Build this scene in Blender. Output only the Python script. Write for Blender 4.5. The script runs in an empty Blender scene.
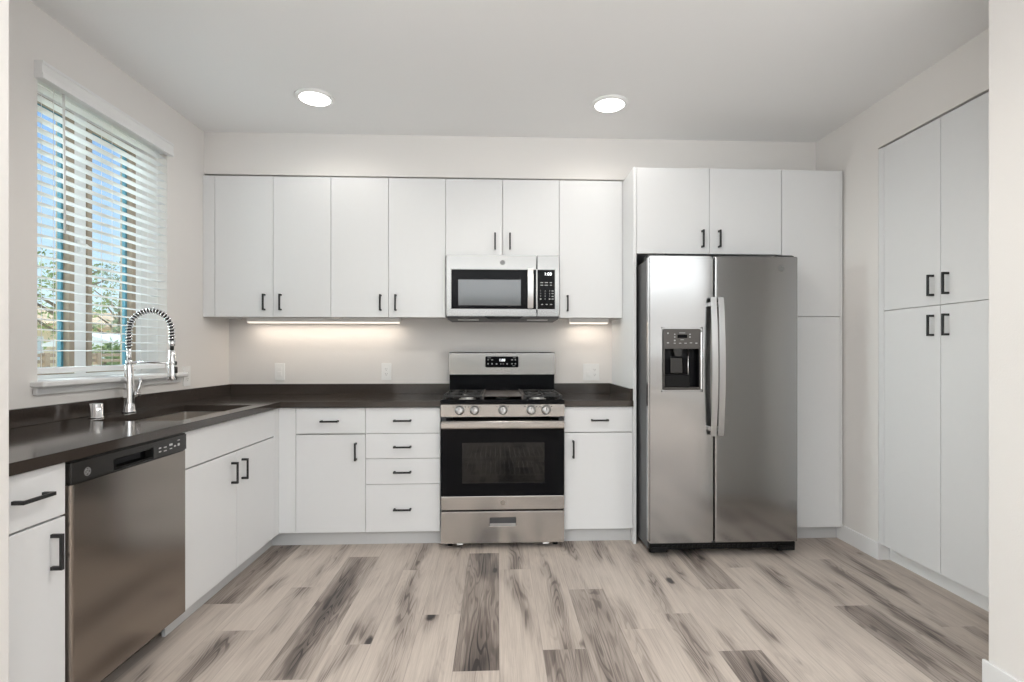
import bpy, bmesh, math, random
from mathutils import Vector, Matrix, noise
random.seed(7)
SC = bpy.context.scene
COL = SC.collection
PI = math.pi

# ------------------------------------------------------------------ camera
cam_data = bpy.data.cameras.new('camera')
cam = bpy.data.objects.new('camera', cam_data)
COL.objects.link(cam)
cam_data.sensor_fit = 'HORIZONTAL'
cam_data.sensor_width = 36.0
cam_data.lens = 36.0 * 521.82 / 1024
cam_data.shift_x = -0.00785
cam_data.shift_y = 0.01153
cam_data.clip_start = 0.05
cam.location = (0, 0, 1.198)
cam.rotation_euler = (PI / 2, 0, -0.0424)
SC.camera = cam

# ------------------------------------------------------------------ world, sun, area lights, exposure
SC.view_settings.view_transform = 'Standard'
SC.view_settings.look = 'None'
SC.view_settings.exposure = 0.08
SC.view_settings.gamma = 1.0
SC.view_settings.use_curve_mapping = False
SC.cycles.use_denoising = True
SC.cycles.max_bounces = 10
SC.cycles.diffuse_bounces = 6
SC.cycles.sample_clamp_indirect = 6.0

world = bpy.data.worlds.new('sky')
SC.world = world
world.use_nodes = True
wn = world.node_tree
for n in list(wn.nodes):
    wn.nodes.remove(n)
w_out = wn.nodes.new('ShaderNodeOutputWorld')
w_bg = wn.nodes.new('ShaderNodeBackground')
w_ramp = wn.nodes.new('ShaderNodeValToRGB')
w_sep = wn.nodes.new('ShaderNodeSeparateXYZ')
w_tc = wn.nodes.new('ShaderNodeTexCoord')
wn.links.new(w_tc.outputs['Generated'], w_sep.inputs[0])
wn.links.new(w_sep.outputs['Z'], w_ramp.inputs[0])
wn.links.new(w_ramp.outputs[0], w_bg.inputs[0])
wn.links.new(w_bg.outputs[0], w_out.inputs[0])
cr = w_ramp.color_ramp
cr.elements[0].position = 0.0
cr.elements[0].color = (0.70, 0.74, 0.76, 1)
cr.elements[1].position = 0.55
cr.elements[1].color = (0.14, 0.27, 0.58, 1)
e = cr.elements.new(0.16)
e.color = (0.42, 0.54, 0.72, 1)
e = cr.elements.new(0.32)
e.color = (0.24, 0.38, 0.67, 1)
w_bg.inputs[1].default_value = 1.7


def light(name, kind, loc, energy, color=(1, 1, 1), rot=(0, 0, 0), **kw):
    d = bpy.data.lights.new(name, kind)
    d.energy = energy
    d.color = color
    for k, v in kw.items():
        setattr(d, k, v)
    o = bpy.data.objects.new(name, d)
    o.location = loc
    o.rotation_euler = rot
    COL.objects.link(o)
    return o


# the sun stands high behind the kitchen wall, lighting the yard only
light('sun', 'SUN', (0, 0, 12), 4.5, (1, .95, .86), (math.radians(-40), math.radians(10), 0), angle=0.01)
# added soft sun lamp: side fill coming in through the kitchen window
light('sky_glow', 'SUN', (-12, 2, 12), 12.5, (.95, .98, 1), (0, math.radians(-66), 0), angle=math.radians(50))
# added area light: unseen upward fill bounced off the ceiling behind the camera
light('bounced_flash', 'AREA', (0.1, -3.95, 1.14), 690, (0.90, 0.962, 1.0), (PI, 0, 0), shape='RECTANGLE', size=9.8, size_y=6.7)


# ------------------------------------------------------------------ materials
def nt(name):
    m = bpy.data.materials.new(name)
    m.use_nodes = True
    t = m.node_tree
    b = t.nodes['Principled BSDF']
    return m, t, b


def mat(name, col, rough=0.5, metal=0.0, bump=0.0, bscale=200.0, spec=0.5, var=0.0, coat=0.0):
    m, t, b = nt(name)
    b.inputs['Base Color'].default_value = (*col, 1)
    b.inputs['Roughness'].default_value = rough
    b.inputs['Metallic'].default_value = metal
    b.inputs['Specular IOR Level'].default_value = spec
    b.inputs['Coat Weight'].default_value = coat
    tc = t.nodes.new('ShaderNodeTexCoord')
    nz = t.nodes.new('ShaderNodeTexNoise')
    nz.inputs['Scale'].default_value = bscale
    nz.inputs['Detail'].default_value = 3
    t.links.new(tc.outputs['Object'], nz.inputs['Vector'])
    if bump > 0:
        bp = t.nodes.new('ShaderNodeBump')
        bp.inputs['Strength'].default_value = bump
        bp.inputs['Distance'].default_value = 0.002
        t.links.new(nz.outputs['Fac'], bp.inputs['Height'])
        t.links.new(bp.outputs['Normal'], b.inputs['Normal'])
    mx = t.nodes.new('ShaderNodeMix')
    mx.data_type = 'RGBA'
    mx.inputs['A'].default_value = (*[c * (1 - var) for c in col], 1)
    mx.inputs['B'].default_value = (*[min(1, c * (1 + var)) for c in col], 1)
    t.links.new(nz.outputs['Fac'], mx.inputs['Factor'])
    t.links.new(mx.outputs['Result'], b.inputs['Base Color'])
    return m


def steel(name, col=(0.60, 0.60, 0.59), rough=0.27, axis='X', aniso=0.0, wave=0.0):
    """brushed steel: very fine streaks running along the axis"""
    m, t, b = nt(name)
    b.inputs['Metallic'].default_value = 1.0
    b.inputs['Base Color'].default_value = (*col, 1)
    tc = t.nodes.new('ShaderNodeTexCoord')
    mp = t.nodes.new('ShaderNodeMapping')
    s = {'X': (2, 700, 700), 'Y': (700, 2, 700), 'Z': (700, 700, 2)}[axis]
    mp.inputs['Scale'].default_value = s
    t.links.new(tc.outputs['Object'], mp.inputs[0])
    nz = t.nodes.new('ShaderNodeTexNoise')
    nz.inputs['Scale'].default_value = 1.0
    nz.inputs['Detail'].default_value = 2
    t.links.new(mp.outputs[0], nz.inputs['Vector'])
    mr = t.nodes.new('ShaderNodeMapRange')
    mr.inputs['To Min'].default_value = rough - 0.012
    mr.inputs['To Max'].default_value = rough + 0.012
    t.links.new(nz.outputs['Fac'], mr.inputs['Value'])
    t.links.new(mr.outputs['Result'], b.inputs['Roughness'])
    if wave > 0:  # the sheet is not perfectly flat
        n2 = t.nodes.new('ShaderNodeTexNoise')
        n2.inputs['Scale'].default_value = 2.6
        n2.inputs['Detail'].default_value = 0
        t.links.new(tc.outputs['Object'], n2.inputs['Vector'])
        b2 = t.nodes.new('ShaderNodeBump')
        b2.inputs['Strength'].default_value = wave
        b2.inputs['Distance'].default_value = 0.02
        t.links.new(n2.outputs['Fac'], b2.inputs['Height'])
        t.links.new(b2.outputs['Normal'], b.inputs['Normal'])
    return m


def emit(name, col, strength):
    m, t, b = nt(name)
    b.inputs['Base Color'].default_value = (*col, 1)
    b.inputs['Emission Color'].default_value = (*col, 1)
    b.inputs['Emission Strength'].default_value = strength
    return m


def glass(name, tint=(0.9, 0.96, 0.95), refl=0.08):
    m = bpy.data.materials.new(name)
    m.use_nodes = True
    t = m.node_tree
    for n in list(t.nodes):
        t.nodes.remove(n)
    o = t.nodes.new('ShaderNodeOutputMaterial')
    tr = t.nodes.new('ShaderNodeBsdfTransparent')
    tr.inputs[0].default_value = (*tint, 1)
    gl = t.nodes.new('ShaderNodeBsdfGlossy')
    gl.inputs['Roughness'].default_value = 0.02
    mx = t.nodes.new('ShaderNodeMixShader')
    fr = t.nodes.new('ShaderNodeLayerWeight')
    pw = t.nodes.new('ShaderNodeMath')
    pw.operation = 'POWER'
    pw.inputs[1].default_value = 4.0
    ad = t.nodes.new('ShaderNodeMath')
    ad.operation = 'MULTIPLY_ADD'
    ad.inputs[1].default_value = 0.9
    ad.inputs[2].default_value = refl * 0.5
    t.links.new(fr.outputs['Facing'], pw.inputs[0])
    t.links.new(pw.outputs[0], ad.inputs[0])
    t.links.new(ad.outputs[0], mx.inputs[0])
    t.links.new(tr.outputs[0], mx.inputs[1])
    t.links.new(gl.outputs[0], mx.inputs[2])
    t.links.new(mx.outputs[0], o.inputs[0])
    return m


def floor_material():
    """vinyl oak planks: every plank face carries its own tone and grain seed"""
    m, t, b = nt('greige_oak_vinyl')
    N, L = t.nodes, t.links
    tone = N.new('ShaderNodeAttribute'); tone.attribute_name = 'tone'
    seed = N.new('ShaderNodeAttribute'); seed.attribute_name = 'seed'
    px = N.new('ShaderNodeAttribute'); px.attribute_name = 'plank_x'
    tc = N.new('ShaderNodeTexCoord')
    off = N.new('ShaderNodeVectorMath'); off.operation = 'MULTIPLY_ADD'
    L.new(seed.outputs['Vector'], off.inputs[0]); off.inputs[1].default_value = (17.0, 31.0, 5.0)
    L.new(tc.outputs['Object'], off.inputs[2])

    def noise_tex(scale, detail, rough=0.5, dist=0.0, src=off):
        mp = N.new('ShaderNodeMapping'); mp.inputs['Scale'].default_value = scale
        L.new(src.outputs[0], mp.inputs[0])
        nz = N.new('ShaderNodeTexNoise'); nz.inputs['Scale'].default_value = 1.0
        nz.inputs['Detail'].default_value = detail; nz.inputs['Roughness'].default_value = rough
        nz.inputs['Distortion'].default_value = dist
        L.new(mp.outputs[0], nz.inputs['Vector'])
        return nz

    def math_n(op, a, bb, clamp=False):
        n = N.new('ShaderNodeMath'); n.operation = op; n.use_clamp = clamp
        for i, v in enumerate((a, bb)):
            if isinstance(v, (int, float)):
                n.inputs[i].default_value = v
            elif v is not None:
                L.new(v, n.inputs[i])
        return n.outputs[0]

    def rng(v, a, bb, c, d):
        n = N.new('ShaderNodeMapRange'); n.interpolation_type = 'SMOOTHSTEP'
        L.new(v, n.inputs['Value'])
        n.inputs['From Min'].default_value = a; n.inputs['From Max'].default_value = bb
        n.inputs['To Min'].default_value = c; n.inputs['To Max'].default_value = d
        return n.outputs['Result']
    # broad smoky clouds along the board
    cloud = noise_tex((7.5, 1.5, 1), 2.5, 0.5, 0.5).outputs['Fac']
    cl = rng(cloud, 0.40, 0.72, 0, 1)
    # heart band down the middle of the board
    heart = rng(math_n('ABSOLUTE', math_n('SUBTRACT', px.outputs['Fac'], 0.5), None), 0.08, 0.42, 1, 0)
    cl = math_n('MULTIPLY', cl, math_n('ADD', math_n('MULTIPLY', heart, 0.75), 0.25))
    # cathedral grain: contour lines of a stretched noise
    nf = noise_tex((9.0, 0.85, 1), 2.0, 0.5, 0.35).outputs['Fac']
    rings = math_n('SINE', math_n('MULTIPLY', nf, 120.0), None)
    rings = rng(rings, 0.1, 1.0, 0, 1)
    # fine pores
    fine = noise_tex((260, 6, 1), 3, 0.6).outputs['Fac']
    fine2 = noise_tex((70, 2.2, 1), 3, 0.6).outputs['Fac']
    # knots
    kv = N.new('ShaderNodeTexVoronoi'); kv.inputs['Scale'].default_value = 1.0
    kmp = N.new('ShaderNodeMapping'); kmp.inputs['Scale'].default_value = (5.4, 2.3, 1)
    wob = N.new('ShaderNodeVectorMath'); wob.operation = 'MULTIPLY_ADD'
    wn2 = noise_tex((22, 10, 1), 2)
    L.new(wn2.outputs['Color'], wob.inputs[0]); wob.inputs[1].default_value = (0.03, 0.06, 0)
    L.new(off.outputs[0], wob.inputs[2])
    L.new(wob.outputs[0], kmp.inputs[0]); L.new(kmp.outputs[0], kv.inputs['Vector'])
    knot = rng(kv.outputs['Distance'], 0.03, 0.13, 1, 0)
    kr = N.new('ShaderNodeSeparateColor'); L.new(kv.outputs['Color'], kr.inputs[0])
    knot = math_n('MULTIPLY', knot, rng(kr.outputs[0], 0.45, 0.75, 0, 1))
    halo = math_n('MULTIPLY', rng(kv.outputs['Distance'], 0.05, 0.42, 1, 0), rng(kr.outputs[0], 0.45, 0.75, 0, 1))
    # darkness of the board = tone + clouds + rings inside the clouds + knots
    d = math_n('MULTIPLY', tone.outputs['Fac'], 0.45)
    d = math_n('ADD', d, math_n('MULTIPLY', cl, 0.42))
    d = math_n('ADD', d, math_n('MULTIPLY', halo, 0.22))
    ringamt = math_n('MULTIPLY', rings, math_n('ADD', math_n('MULTIPLY', cl, 0.26), math_n('MULTIPLY', tone.outputs['Fac'], 0.12)))
    d = math_n('ADD', d, ringamt)
    d = math_n('ADD', d, math_n('MULTIPLY', math_n('SUBTRACT', fine, 0.5), 0.48))
    d = math_n('ADD', d, math_n('MULTIPLY', math_n('SUBTRACT', fine2, 0.5), 0.34))
    d = math_n('ADD', d, math_n('MULTIPLY', knot, 0.85), clamp=True)
    ramp = N.new('ShaderNodeValToRGB')
    r = ramp.color_ramp
    r.elements[0].position = 0.0; r.elements[0].color = (0.580, 0.505, 0.445, 1)
    r.elements[1].position = 1.0; r.elements[1].color = (0.045, 0.038, 0.036, 1)
    e1 = r.elements.new(0.28); e1.color = (0.420, 0.360, 0.317, 1)
    e2 = r.elements.new(0.60); e2.color = (0.185, 0.152, 0.134, 1)
    L.new(d, ramp.inputs[0])
    # thin seam at the long edges
    seam = rng(math_n('ABSOLUTE', math_n('SUBTRACT', px.outputs['Fac'], 0.5), None), 0.488, 0.5, 1.0, 0.72)
    mul = N.new('ShaderNodeVectorMath'); mul.operation = 'SCALE'
    L.new(ramp.outputs[0], mul.inputs[0]); L.new(seam, mul.inputs['Scale'])
    L.new(mul.outputs[0], b.inputs['Base Color'])
    b.inputs['Roughness'].default_value = 0.48
    b.inputs['Specular IOR Level'].default_value = 0.35
    bp = N.new('ShaderNodeBump'); bp.inputs['Strength'].default_value = 0.12; bp.inputs['Distance'].default_value = 0.001
    L.new(fine, bp.inputs['Height']); L.new(bp.outputs['Normal'], b.inputs['Normal'])
    return m


def quartz_material():
    m, t, b = nt('dark_brown_quartz')
    tc = t.nodes.new('ShaderNodeTexCoord')
    nz = t.nodes.new('ShaderNodeTexNoise'); nz.inputs['Scale'].default_value = 260; nz.inputs['Detail'].default_value = 4
    t.links.new(tc.outputs['Object'], nz.inputs['Vector'])
    r = t.nodes.new('ShaderNodeValToRGB')
    r.color_ramp.elements[0].position = 0.3; r.color_ramp.elements[0].color = (0.034, 0.027, 0.023, 1)
    r.color_ramp.elements[1].position = 0.75; r.color_ramp.elements[1].color = (0.058, 0.046, 0.039, 1)
    t.links.new(nz.outputs['Fac'], r.inputs[0]); t.links.new(r.outputs[0], b.inputs['Base Color'])
    b.inputs['Roughness'].default_value = 0.10
    b.inputs['Specular IOR Level'].default_value = 0.6
    return m


M = {}
M['wall'] = mat('warm_grey_paint', (0.775, 0.752, 0.730), 0.85, bump=0.25, bscale=170, spec=0.2)
M['ceiling'] = mat('white_ceiling_paint', (0.87, 0.87, 0.87), 0.9, bump=0.15, bscale=120, spec=0.2)
M['trim'] = mat('white_trim_paint', (0.80, 0.80, 0.80), 0.4)
M['white'] = mat('white_cabinet_laminate', (0.745, 0.75, 0.755), 0.42, spec=0.4, var=0.008, bscale=30)
M['carcass'] = mat('white_melamine', (0.72, 0.72, 0.72), 0.5)
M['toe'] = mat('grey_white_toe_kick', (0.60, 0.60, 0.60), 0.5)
M['black'] = mat('matte_black_metal', (0.012, 0.012, 0.013), 0.42)
M['quartz'] = quartz_material()
M['floor'] = floor_material()
M['steel'] = steel('brushed_steel', (0.33, 0.325, 0.315), 0.18, 'X', wave=0.25)
M['steel_fridge'] = steel('brushed_steel_fridge', (0.41, 0.41, 0.41), 0.16, 'X', wave=0.16)
M['steel_dish'] = steel('reflection_tinted_steel', (0.33, 0.295, 0.265), 0.19, 'Z', wave=0.25)  # brown cast of the reflected floor is put into the steel colour
M['steel_range'] = steel('brushed_steel_range', (0.50, 0.475, 0.45), 0.21, 'X', wave=0.12)
M['steel_sink'] = steel('sink_steel', (0.62, 0.58, 0.54), 0.32, 'Y')
M['chrome'] = mat('chrome', (0.86, 0.86, 0.87), 0.06, 1.0)
M['handle_steel'] = steel('satin_handle_steel', (0.58, 0.58, 0.58), 0.30, 'Z')
M['black_gloss'] = mat('black_glass', (0.005, 0.005, 0.006), 0.05, spec=0.08)
M['black_enamel'] = mat('black_enamel', (0.006, 0.006, 0.007), 0.14, spec=0.10)
M['black_plastic'] = mat('black_plastic', (0.006, 0.006, 0.006), 0.45, spec=0.2)
M['dish_panel'] = mat('dark_grey_plastic', (0.018, 0.0165, 0.015), 0.26)
M['dark_case'] = mat('dark_grey_case', (0.085, 0.085, 0.088), 0.45)
M['grey_panel'] = mat('grey_brown_panel', (0.072, 0.064, 0.058), 0.30)
M['cast_iron'] = mat('cast_iron', (0.022, 0.021, 0.021), 0.55, bump=0.2, bscale=400)
M['griddle'] = mat('grey_brown_griddle', (0.085, 0.072, 0.065), 0.42)
M['burner'] = mat('aluminium_burner', (0.5, 0.5, 0.5), 0.35, 0.9)
M['plastic_white'] = mat('white_plastic', (0.87, 0.87, 0.86), 0.35)
M['slot'] = mat('dark_slot', (0.03, 0.03, 0.03), 0.6)
M['blind'] = mat('white_faux_wood', (0.86, 0.88, 0.89), 0.45)
M['frame_tan'] = mat('tan_sash', (0.36, 0.29, 0.22), 0.5)
M['frame_dark'] = mat('bronze_gasket', (0.07, 0.055, 0.045), 0.5)
M['teal'] = mat('teal_edge_reflection', (0.07, 0.22, 0.29), 0.3)  # paints the teal reflection along the glass edges
M['pane'] = glass('window_glass')
M['oven_pane'] = glass('oven_window_glass', (0.20, 0.185, 0.175))
M['oven_inside'] = mat('oven_enamel', (0.05, 0.047, 0.045), 0.4)
M['rack'] = mat('oven_rack_wire', (0.45, 0.43, 0.40), 0.35, 0.8)
M['lamp'] = emit('lamp_diffuser', (1.0, 0.98, 0.95), 9.0)
M['strip'] = emit('led_diffuser', (1.0, 0.90, 0.78), 0.95)
M['digit'] = emit('white_digits', (0.95, 0.97, 1.0), 1.6)
M['mark'] = mat('pale_grey_print', (0.42, 0.42, 0.42), 0.5)
M['badge'] = mat('grey_badge', (0.20, 0.20, 0.20), 0.35, 0.6)
M['badge_dark'] = mat('dark_badge', (0.06, 0.055, 0.05), 0.35, 0.2)
M['badge_warm'] = mat('warm_badge', (0.36, 0.31, 0.26), 0.4, 0.6)
M['badge_line'] = mat('badge_script', (0.36, 0.36, 0.36), 0.4, 0.4)
M['mw_mesh'] = mat('microwave_window', (0.030, 0.036, 0.040), 0.06, spec=0.9, coat=0.6)
M['hose'] = mat('black_hose', (0.012, 0.012, 0.012), 0.5)
M['leaf'] = mat('tree_leaves', (0.26, 0.34, 0.12), 0.7, var=0.5, bscale=3)
M['leaf_b'] = mat('grey_green_leaves', (0.30, 0.36, 0.24), 0.7, var=0.4, bscale=3)
M['bark'] = mat('tree_bark', (0.20, 0.15, 0.11), 0.9, var=0.4, bscale=9)
M['fence'] = mat('weathered_fence_wood', (0.36, 0.26, 0.18), 0.8, var=0.3, bscale=8)
M['dry_grass'] = mat('dry_grass', (0.62, 0.53, 0.33), 0.95, var=0.25, bscale=2)
M['stucco'] = mat('cream_stucco', (0.78, 0.64, 0.44), 0.9, var=0.05, bscale=4)
M['roof'] = mat('tan_roof', (0.55, 0.38, 0.24), 0.9, var=0.2, bscale=6)
M['shed'] = mat('pale_blue_siding', (0.70, 0.76, 0.80), 0.8, var=0.05, bscale=4)
M['facade'] = mat('grey_facade', (0.10, 0.11, 0.115), 0.9, var=0.05, bscale=4)
M['sofa'] = mat('dark_grey_fabric', (0.06, 0.055, 0.05), 0.9)

# ------------------------------------------------------------------ mesh helpers
ORIGIN = {}


class B:
    """collects shapes, in world coordinates, into one mesh"""
    def __init__(self):
        self.bm = bmesh.new()
        self.mats = []

    def _add(self, src, mi=0, smooth=False):
        me = bpy.data.meshes.new('tmp')
        for f in src.faces:
            f.smooth = smooth
            f.material_index = mi
        src.to_mesh(me)
        src.free()
        self.bm.from_mesh(me)
        bpy.data.meshes.remove(me)
        return self

    def box(self, x0, x1, y0, y1, z0, z1, bev=0.0, seg=2, mi=0):
        bm = bmesh.new()
        vs = [bm.verts.new((x, y, z)) for x in (x0, x1) for y in (y0, y1) for z in (z0, z1)]
        for q in ((0, 1, 3, 2), (4, 6, 7, 5), (0, 4, 5, 1), (2, 3, 7, 6), (0, 2, 6, 4), (1, 5, 7, 3)):
            bm.faces.new([vs[i] for i in q])
        bmesh.ops.recalc_face_normals(bm, faces=bm.faces)
        if bev > 0:
            bmesh.ops.bevel(bm, geom=list(bm.edges), offset=bev, segments=seg, affect='EDGES', profile=0.5)
        return self._add(bm, mi, False)

    def cyl(self, p0, p1, r0, r1=None, n=24, mi=0, cap=True, bev=0.0):
        r1 = r0 if r1 is None else r1
        p0, p1 = Vector(p0), Vector(p1)
        d = (p1 - p0)
        L = d.length
        bm = bmesh.new()
        bmesh.ops.create_cone(bm, cap_ends=cap, cap_tris=False, segments=n, radius1=r0, radius2=r1, depth=L)
        if bev > 0:
            ed = [e for e in bm.edges if len(e.link_faces) == 2 and any(len(f.verts) > 4 for f in e.link_faces)]
            bmesh.ops.bevel(bm, geom=ed, offset=bev, segments=2, affect='EDGES')
        q = Vector((0, 0, 1)).rotation_difference(d.normalized())
        bmesh.ops.transform(bm, matrix=Matrix.Translation((p0 + p1) / 2) @ q.to_matrix().to_4x4(), verts=bm.verts)
        me_flat = [f for f in bm.faces if len(f.verts) > 4]
        r = self._add(bm, mi, True)
        return r

    def tube(self, pts, r, n=10, mi=0, rads=None, close=False):
        pts = [Vector(p) for p in pts]
        bm = bmesh.new()
        rings = []
        T0 = (pts[1] - pts[0]).normalized()
        up = Vector((0, 0, 1)) if abs(T0.z) < 0.9 else Vector((1, 0, 0))
        nrm = (up - T0 * up.dot(T0)).normalized()
        for i, p in enumerate(pts):
            if i == 0:
                T = pts[1] - pts[0]
            elif i == len(pts) - 1:
                T = pts[-1] - pts[-2]
            else:
                T = pts[i + 1] - pts[i - 1]
            T.normalize()
            nrm = (nrm - T * nrm.dot(T)).normalized()
            bn = T.cross(nrm)
            rr = rads[i] if rads else r
            rings.append([bm.verts.new(p + (nrm * math.cos(2 * PI * k / n) + bn * math.sin(2 * PI * k / n)) * rr) for k in range(n)])
        for a, b in zip(rings, rings[1:]):
            for k in range(n):
                bm.faces.new((a[k], a[(k + 1) % n], b[(k + 1) % n], b[k]))
        bm.faces.new(rings[0][::-1])
        bm.faces.new(rings[-1])
        return self._add(bm, mi, True)

    def lathe(self, c, prof, axis='Z', n=32, mi=0):
        """prof: list of (radius, height) along the axis"""
        bm = bmesh.new()
        c = Vector(c)
        rings = []
        for r, h in prof:
            ring = []
            for k in range(n):
                a = 2 * PI * k / n
                if axis == 'Z':
                    v = Vector((r * math.cos(a), r * math.sin(a), h))
                elif axis == 'Y':
                    v = Vector((r * math.cos(a), h, r * math.sin(a)))
                else:
                    v = Vector((h, r * math.cos(a), r * math.sin(a)))
                ring.append(bm.verts.new(c + v))
            rings.append(ring)
        for a, b in zip(rings, rings[1:]):
            for k in range(n):
                bm.faces.new((a[k], a[(k + 1) % n], b[(k + 1) % n], b[k]))
        bm.faces.new(rings[0])
        bm.faces.new(rings[-1])
        bmesh.ops.recalc_face_normals(bm, faces=bm.faces)
        return self._add(bm, mi, True)

    def prism(self, poly, axis, a0, a1, mi=0, bev=0.0, smooth=False):
        """extrude a 2D outline along an axis; poly in the two other axes, in xyz order"""
        bm = bmesh.new()

        def P(u, v, a):
            return {'X': (a, u, v), 'Y': (u, a, v), 'Z': (u, v, a)}[axis]
        lo = [bm.verts.new(P(u, v, a0)) for u, v in poly]
        hi = [bm.verts.new(P(u, v, a1)) for u, v in poly]
        k = len(poly)
        bm.faces.new(lo)
        bm.faces.new(hi[::-1])
        for i in range(k):
            bm.faces.new((lo[i], hi[i], hi[(i + 1) % k], lo[(i + 1) % k]))
        bmesh.ops.recalc_face_normals(bm, faces=bm.faces)
        if bev > 0:
            bmesh.ops.bevel(bm, geom=list(bm.edges), offset=bev, segments=2, affect='EDGES')
        return self._add(bm, mi, smooth)

    def cells(self, us, vs, solid, axis, a0, a1, mi=0, bev=0.0, seg=2):
        """a slab made of grid cells, some of them left out (holes); solid(i, j) -> bool"""
        bm = bmesh.new()
        cache = {}

        def V(i, j, a):
            k = (i, j, a)
            if k not in cache:
                u, v = us[i], vs[j]
                cache[k] = bm.verts.new({'X': (a, u, v), 'Y': (u, a, v), 'Z': (u, v, a)}[axis])
            return cache[k]
        nu, nv = len(us) - 1, len(vs) - 1
        S = lambda i, j: 0 <= i < nu and 0 <= j < nv and solid(i, j)
        for i in range(nu):
            for j in range(nv):
                if not S(i, j):
                    continue
                for a in (a0, a1):
                    bm.faces.new((V(i, j, a), V(i + 1, j, a), V(i + 1, j + 1, a), V(i, j + 1, a)))
                for (di, dj, p, q) in ((-1, 0, (i, j), (i, j + 1)), (1, 0, (i + 1, j), (i + 1, j + 1)), (0, -1, (i, j), (i + 1, j)), (0, 1, (i, j + 1), (i + 1, j + 1))):
                    if not S(i + di, j + dj):
                        bm.faces.new((V(*p, a0), V(*q, a0), V(*q, a1), V(*p, a1)))
        bmesh.ops.recalc_face_normals(bm, faces=bm.faces)
        if bev > 0:
            ed = [e for e in bm.edges if len(e.link_faces) == 2 and e.calc_face_angle() > 0.5]
            bmesh.ops.bevel(bm, geom=ed, offset=bev, segments=seg, affect='EDGES')
        return self._add(bm, mi, False)

    def build(self, name, mats, parent=None, loc=None):
        o_world = ORIGIN.get(parent.name if parent else None, Vector((0, 0, 0))) if loc is None else Vector(loc)
        bmesh.ops.translate(self.bm, verts=self.bm.verts, vec=-o_world)
        me = bpy.data.meshes.new(name)
        self.bm.to_mesh(me)
        self.bm.free()
        if not isinstance(mats, (list, tuple)):
            mats = [mats]
        for mm in mats:
            me.materials.append(M[mm] if isinstance(mm, str) else mm)
        o = bpy.data.objects.new(name, me)
        COL.objects.link(o)
        if parent:
            o.parent = parent
            o.location = o_world - ORIGIN[parent.name]
        else:
            o.location = o_world
        ORIGIN[o.name] = o_world.copy()
        return o


def thing(name, label, cat, loc=(0, 0, 0), group=None):
    o = bpy.data.objects.new(name, None)
    o.empty_display_size = 0.1
    COL.objects.link(o)
    o.location = loc
    ORIGIN[o.name] = Vector(loc)
    return tag(o, label, cat, group)


def tag(o, label=None, cat=None, group=None, kind=None):
    if label:
        o['label'] = label
    if cat:
        o['category'] = cat
    if group:
        o['group'] = group
    if kind:
        o['kind'] = kind
    return o


def struct(o, label=None):
    o['kind'] = 'structure'
    if label:
        o['label'] = label
        o['category'] = {'floor': 'floor', 'ceiling': 'ceiling'}.get(o.name.split('_')[0], o.name.split('_')[0])
    return o


def text_mesh(bld, s, size, to_world, mi=0, depth=0.0006):
    """flat lettering added to a builder; to_world maps (u, v, w) text space to the world"""
    c = bpy.data.curves.new('t', 'FONT')
    c.body = s
    c.size = size
    c.align_x = 'CENTER'
    c.align_y = 'CENTER'
    c.extrude = depth / 2
    o = bpy.data.objects.new('t', c)
    me = bpy.data.meshes.new_from_object(o)
    bm = bmesh.new()
    bm.from_mesh(me)
    bmesh.ops.transform(bm, matrix=to_world, verts=bm.verts)
    bld._add(bm, mi, False)
    bpy.data.objects.remove(o)
    bpy.data.curves.remove(c)
    bpy.data.meshes.remove(me)


def facing_y(x, y, z):      # text read by someone looking along +y
    return Matrix.Translation((x, y, z)) @ Matrix.Rotation(PI / 2, 4, 'X')


def facing_x(x, y, z):      # text on a front whose outward side is +x
    return Matrix.Translation((x, y, z)) @ Matrix.Rotation(PI / 2, 4, 'Z') @ Matrix.Rotation(PI / 2, 4, 'X')


# one cabinet pull, shared by all: a flat bar on two square posts; local z = along the bar, local -y = outwards
def pull_mesh():
    b = B()
    Lh = 0.054
    b.box(-.0055, .0055, -.034, -.026, -Lh, Lh, .0012)
    for s in (-1, 1):
        z0 = s * (Lh - .0055)
        b.box(-.0055, .0055, -.0275, 0, z0 - .0055, z0 + .0055, .001)
    o = b.build('pull', 'black')
    me = o.data
    bpy.data.objects.remove(o)
    return me


PULL = pull_mesh()


def handle(parent, p, face='Y', vert=True):
    """a black pull at p (the point on the door surface). face 'Y': front looks to -y; 'X': to +x; '-X': to -x"""
    o = bpy.data.objects.new('handle', PULL)
    COL.objects.link(o)
    o.parent = parent
    o.location = Vector(p) - ORIGIN[parent.name]
    rz = {'Y': 0, 'X': PI / 2, '-X': -PI / 2}[face]
    rot = Matrix.Rotation(rz, 4, 'Z')
    if not vert:
        rot = rot @ Matrix.Rotation(PI / 2, 4, 'Y')
    o.rotation_euler = rot.to_euler()
    return o


# ------------------------------------------------------------------ key measures (metres)
XL, XR = -1.9407, 2.2074          # left and right wall
YB, YS = 3.857, 3.535             # back wall, wall face above the cabinets
ZC = 2.660                        # ceiling
YU, YD = 3.5207, 3.2497           # upper and base door fronts
XD = -1.3384                      # door fronts of the left run
ZT, ZB = 0.8987, 0.8637           # worktop top and underside
YT = 3.2351                       # fronts round the fridge
G = 0.0015                        # half a gap between doors

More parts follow.
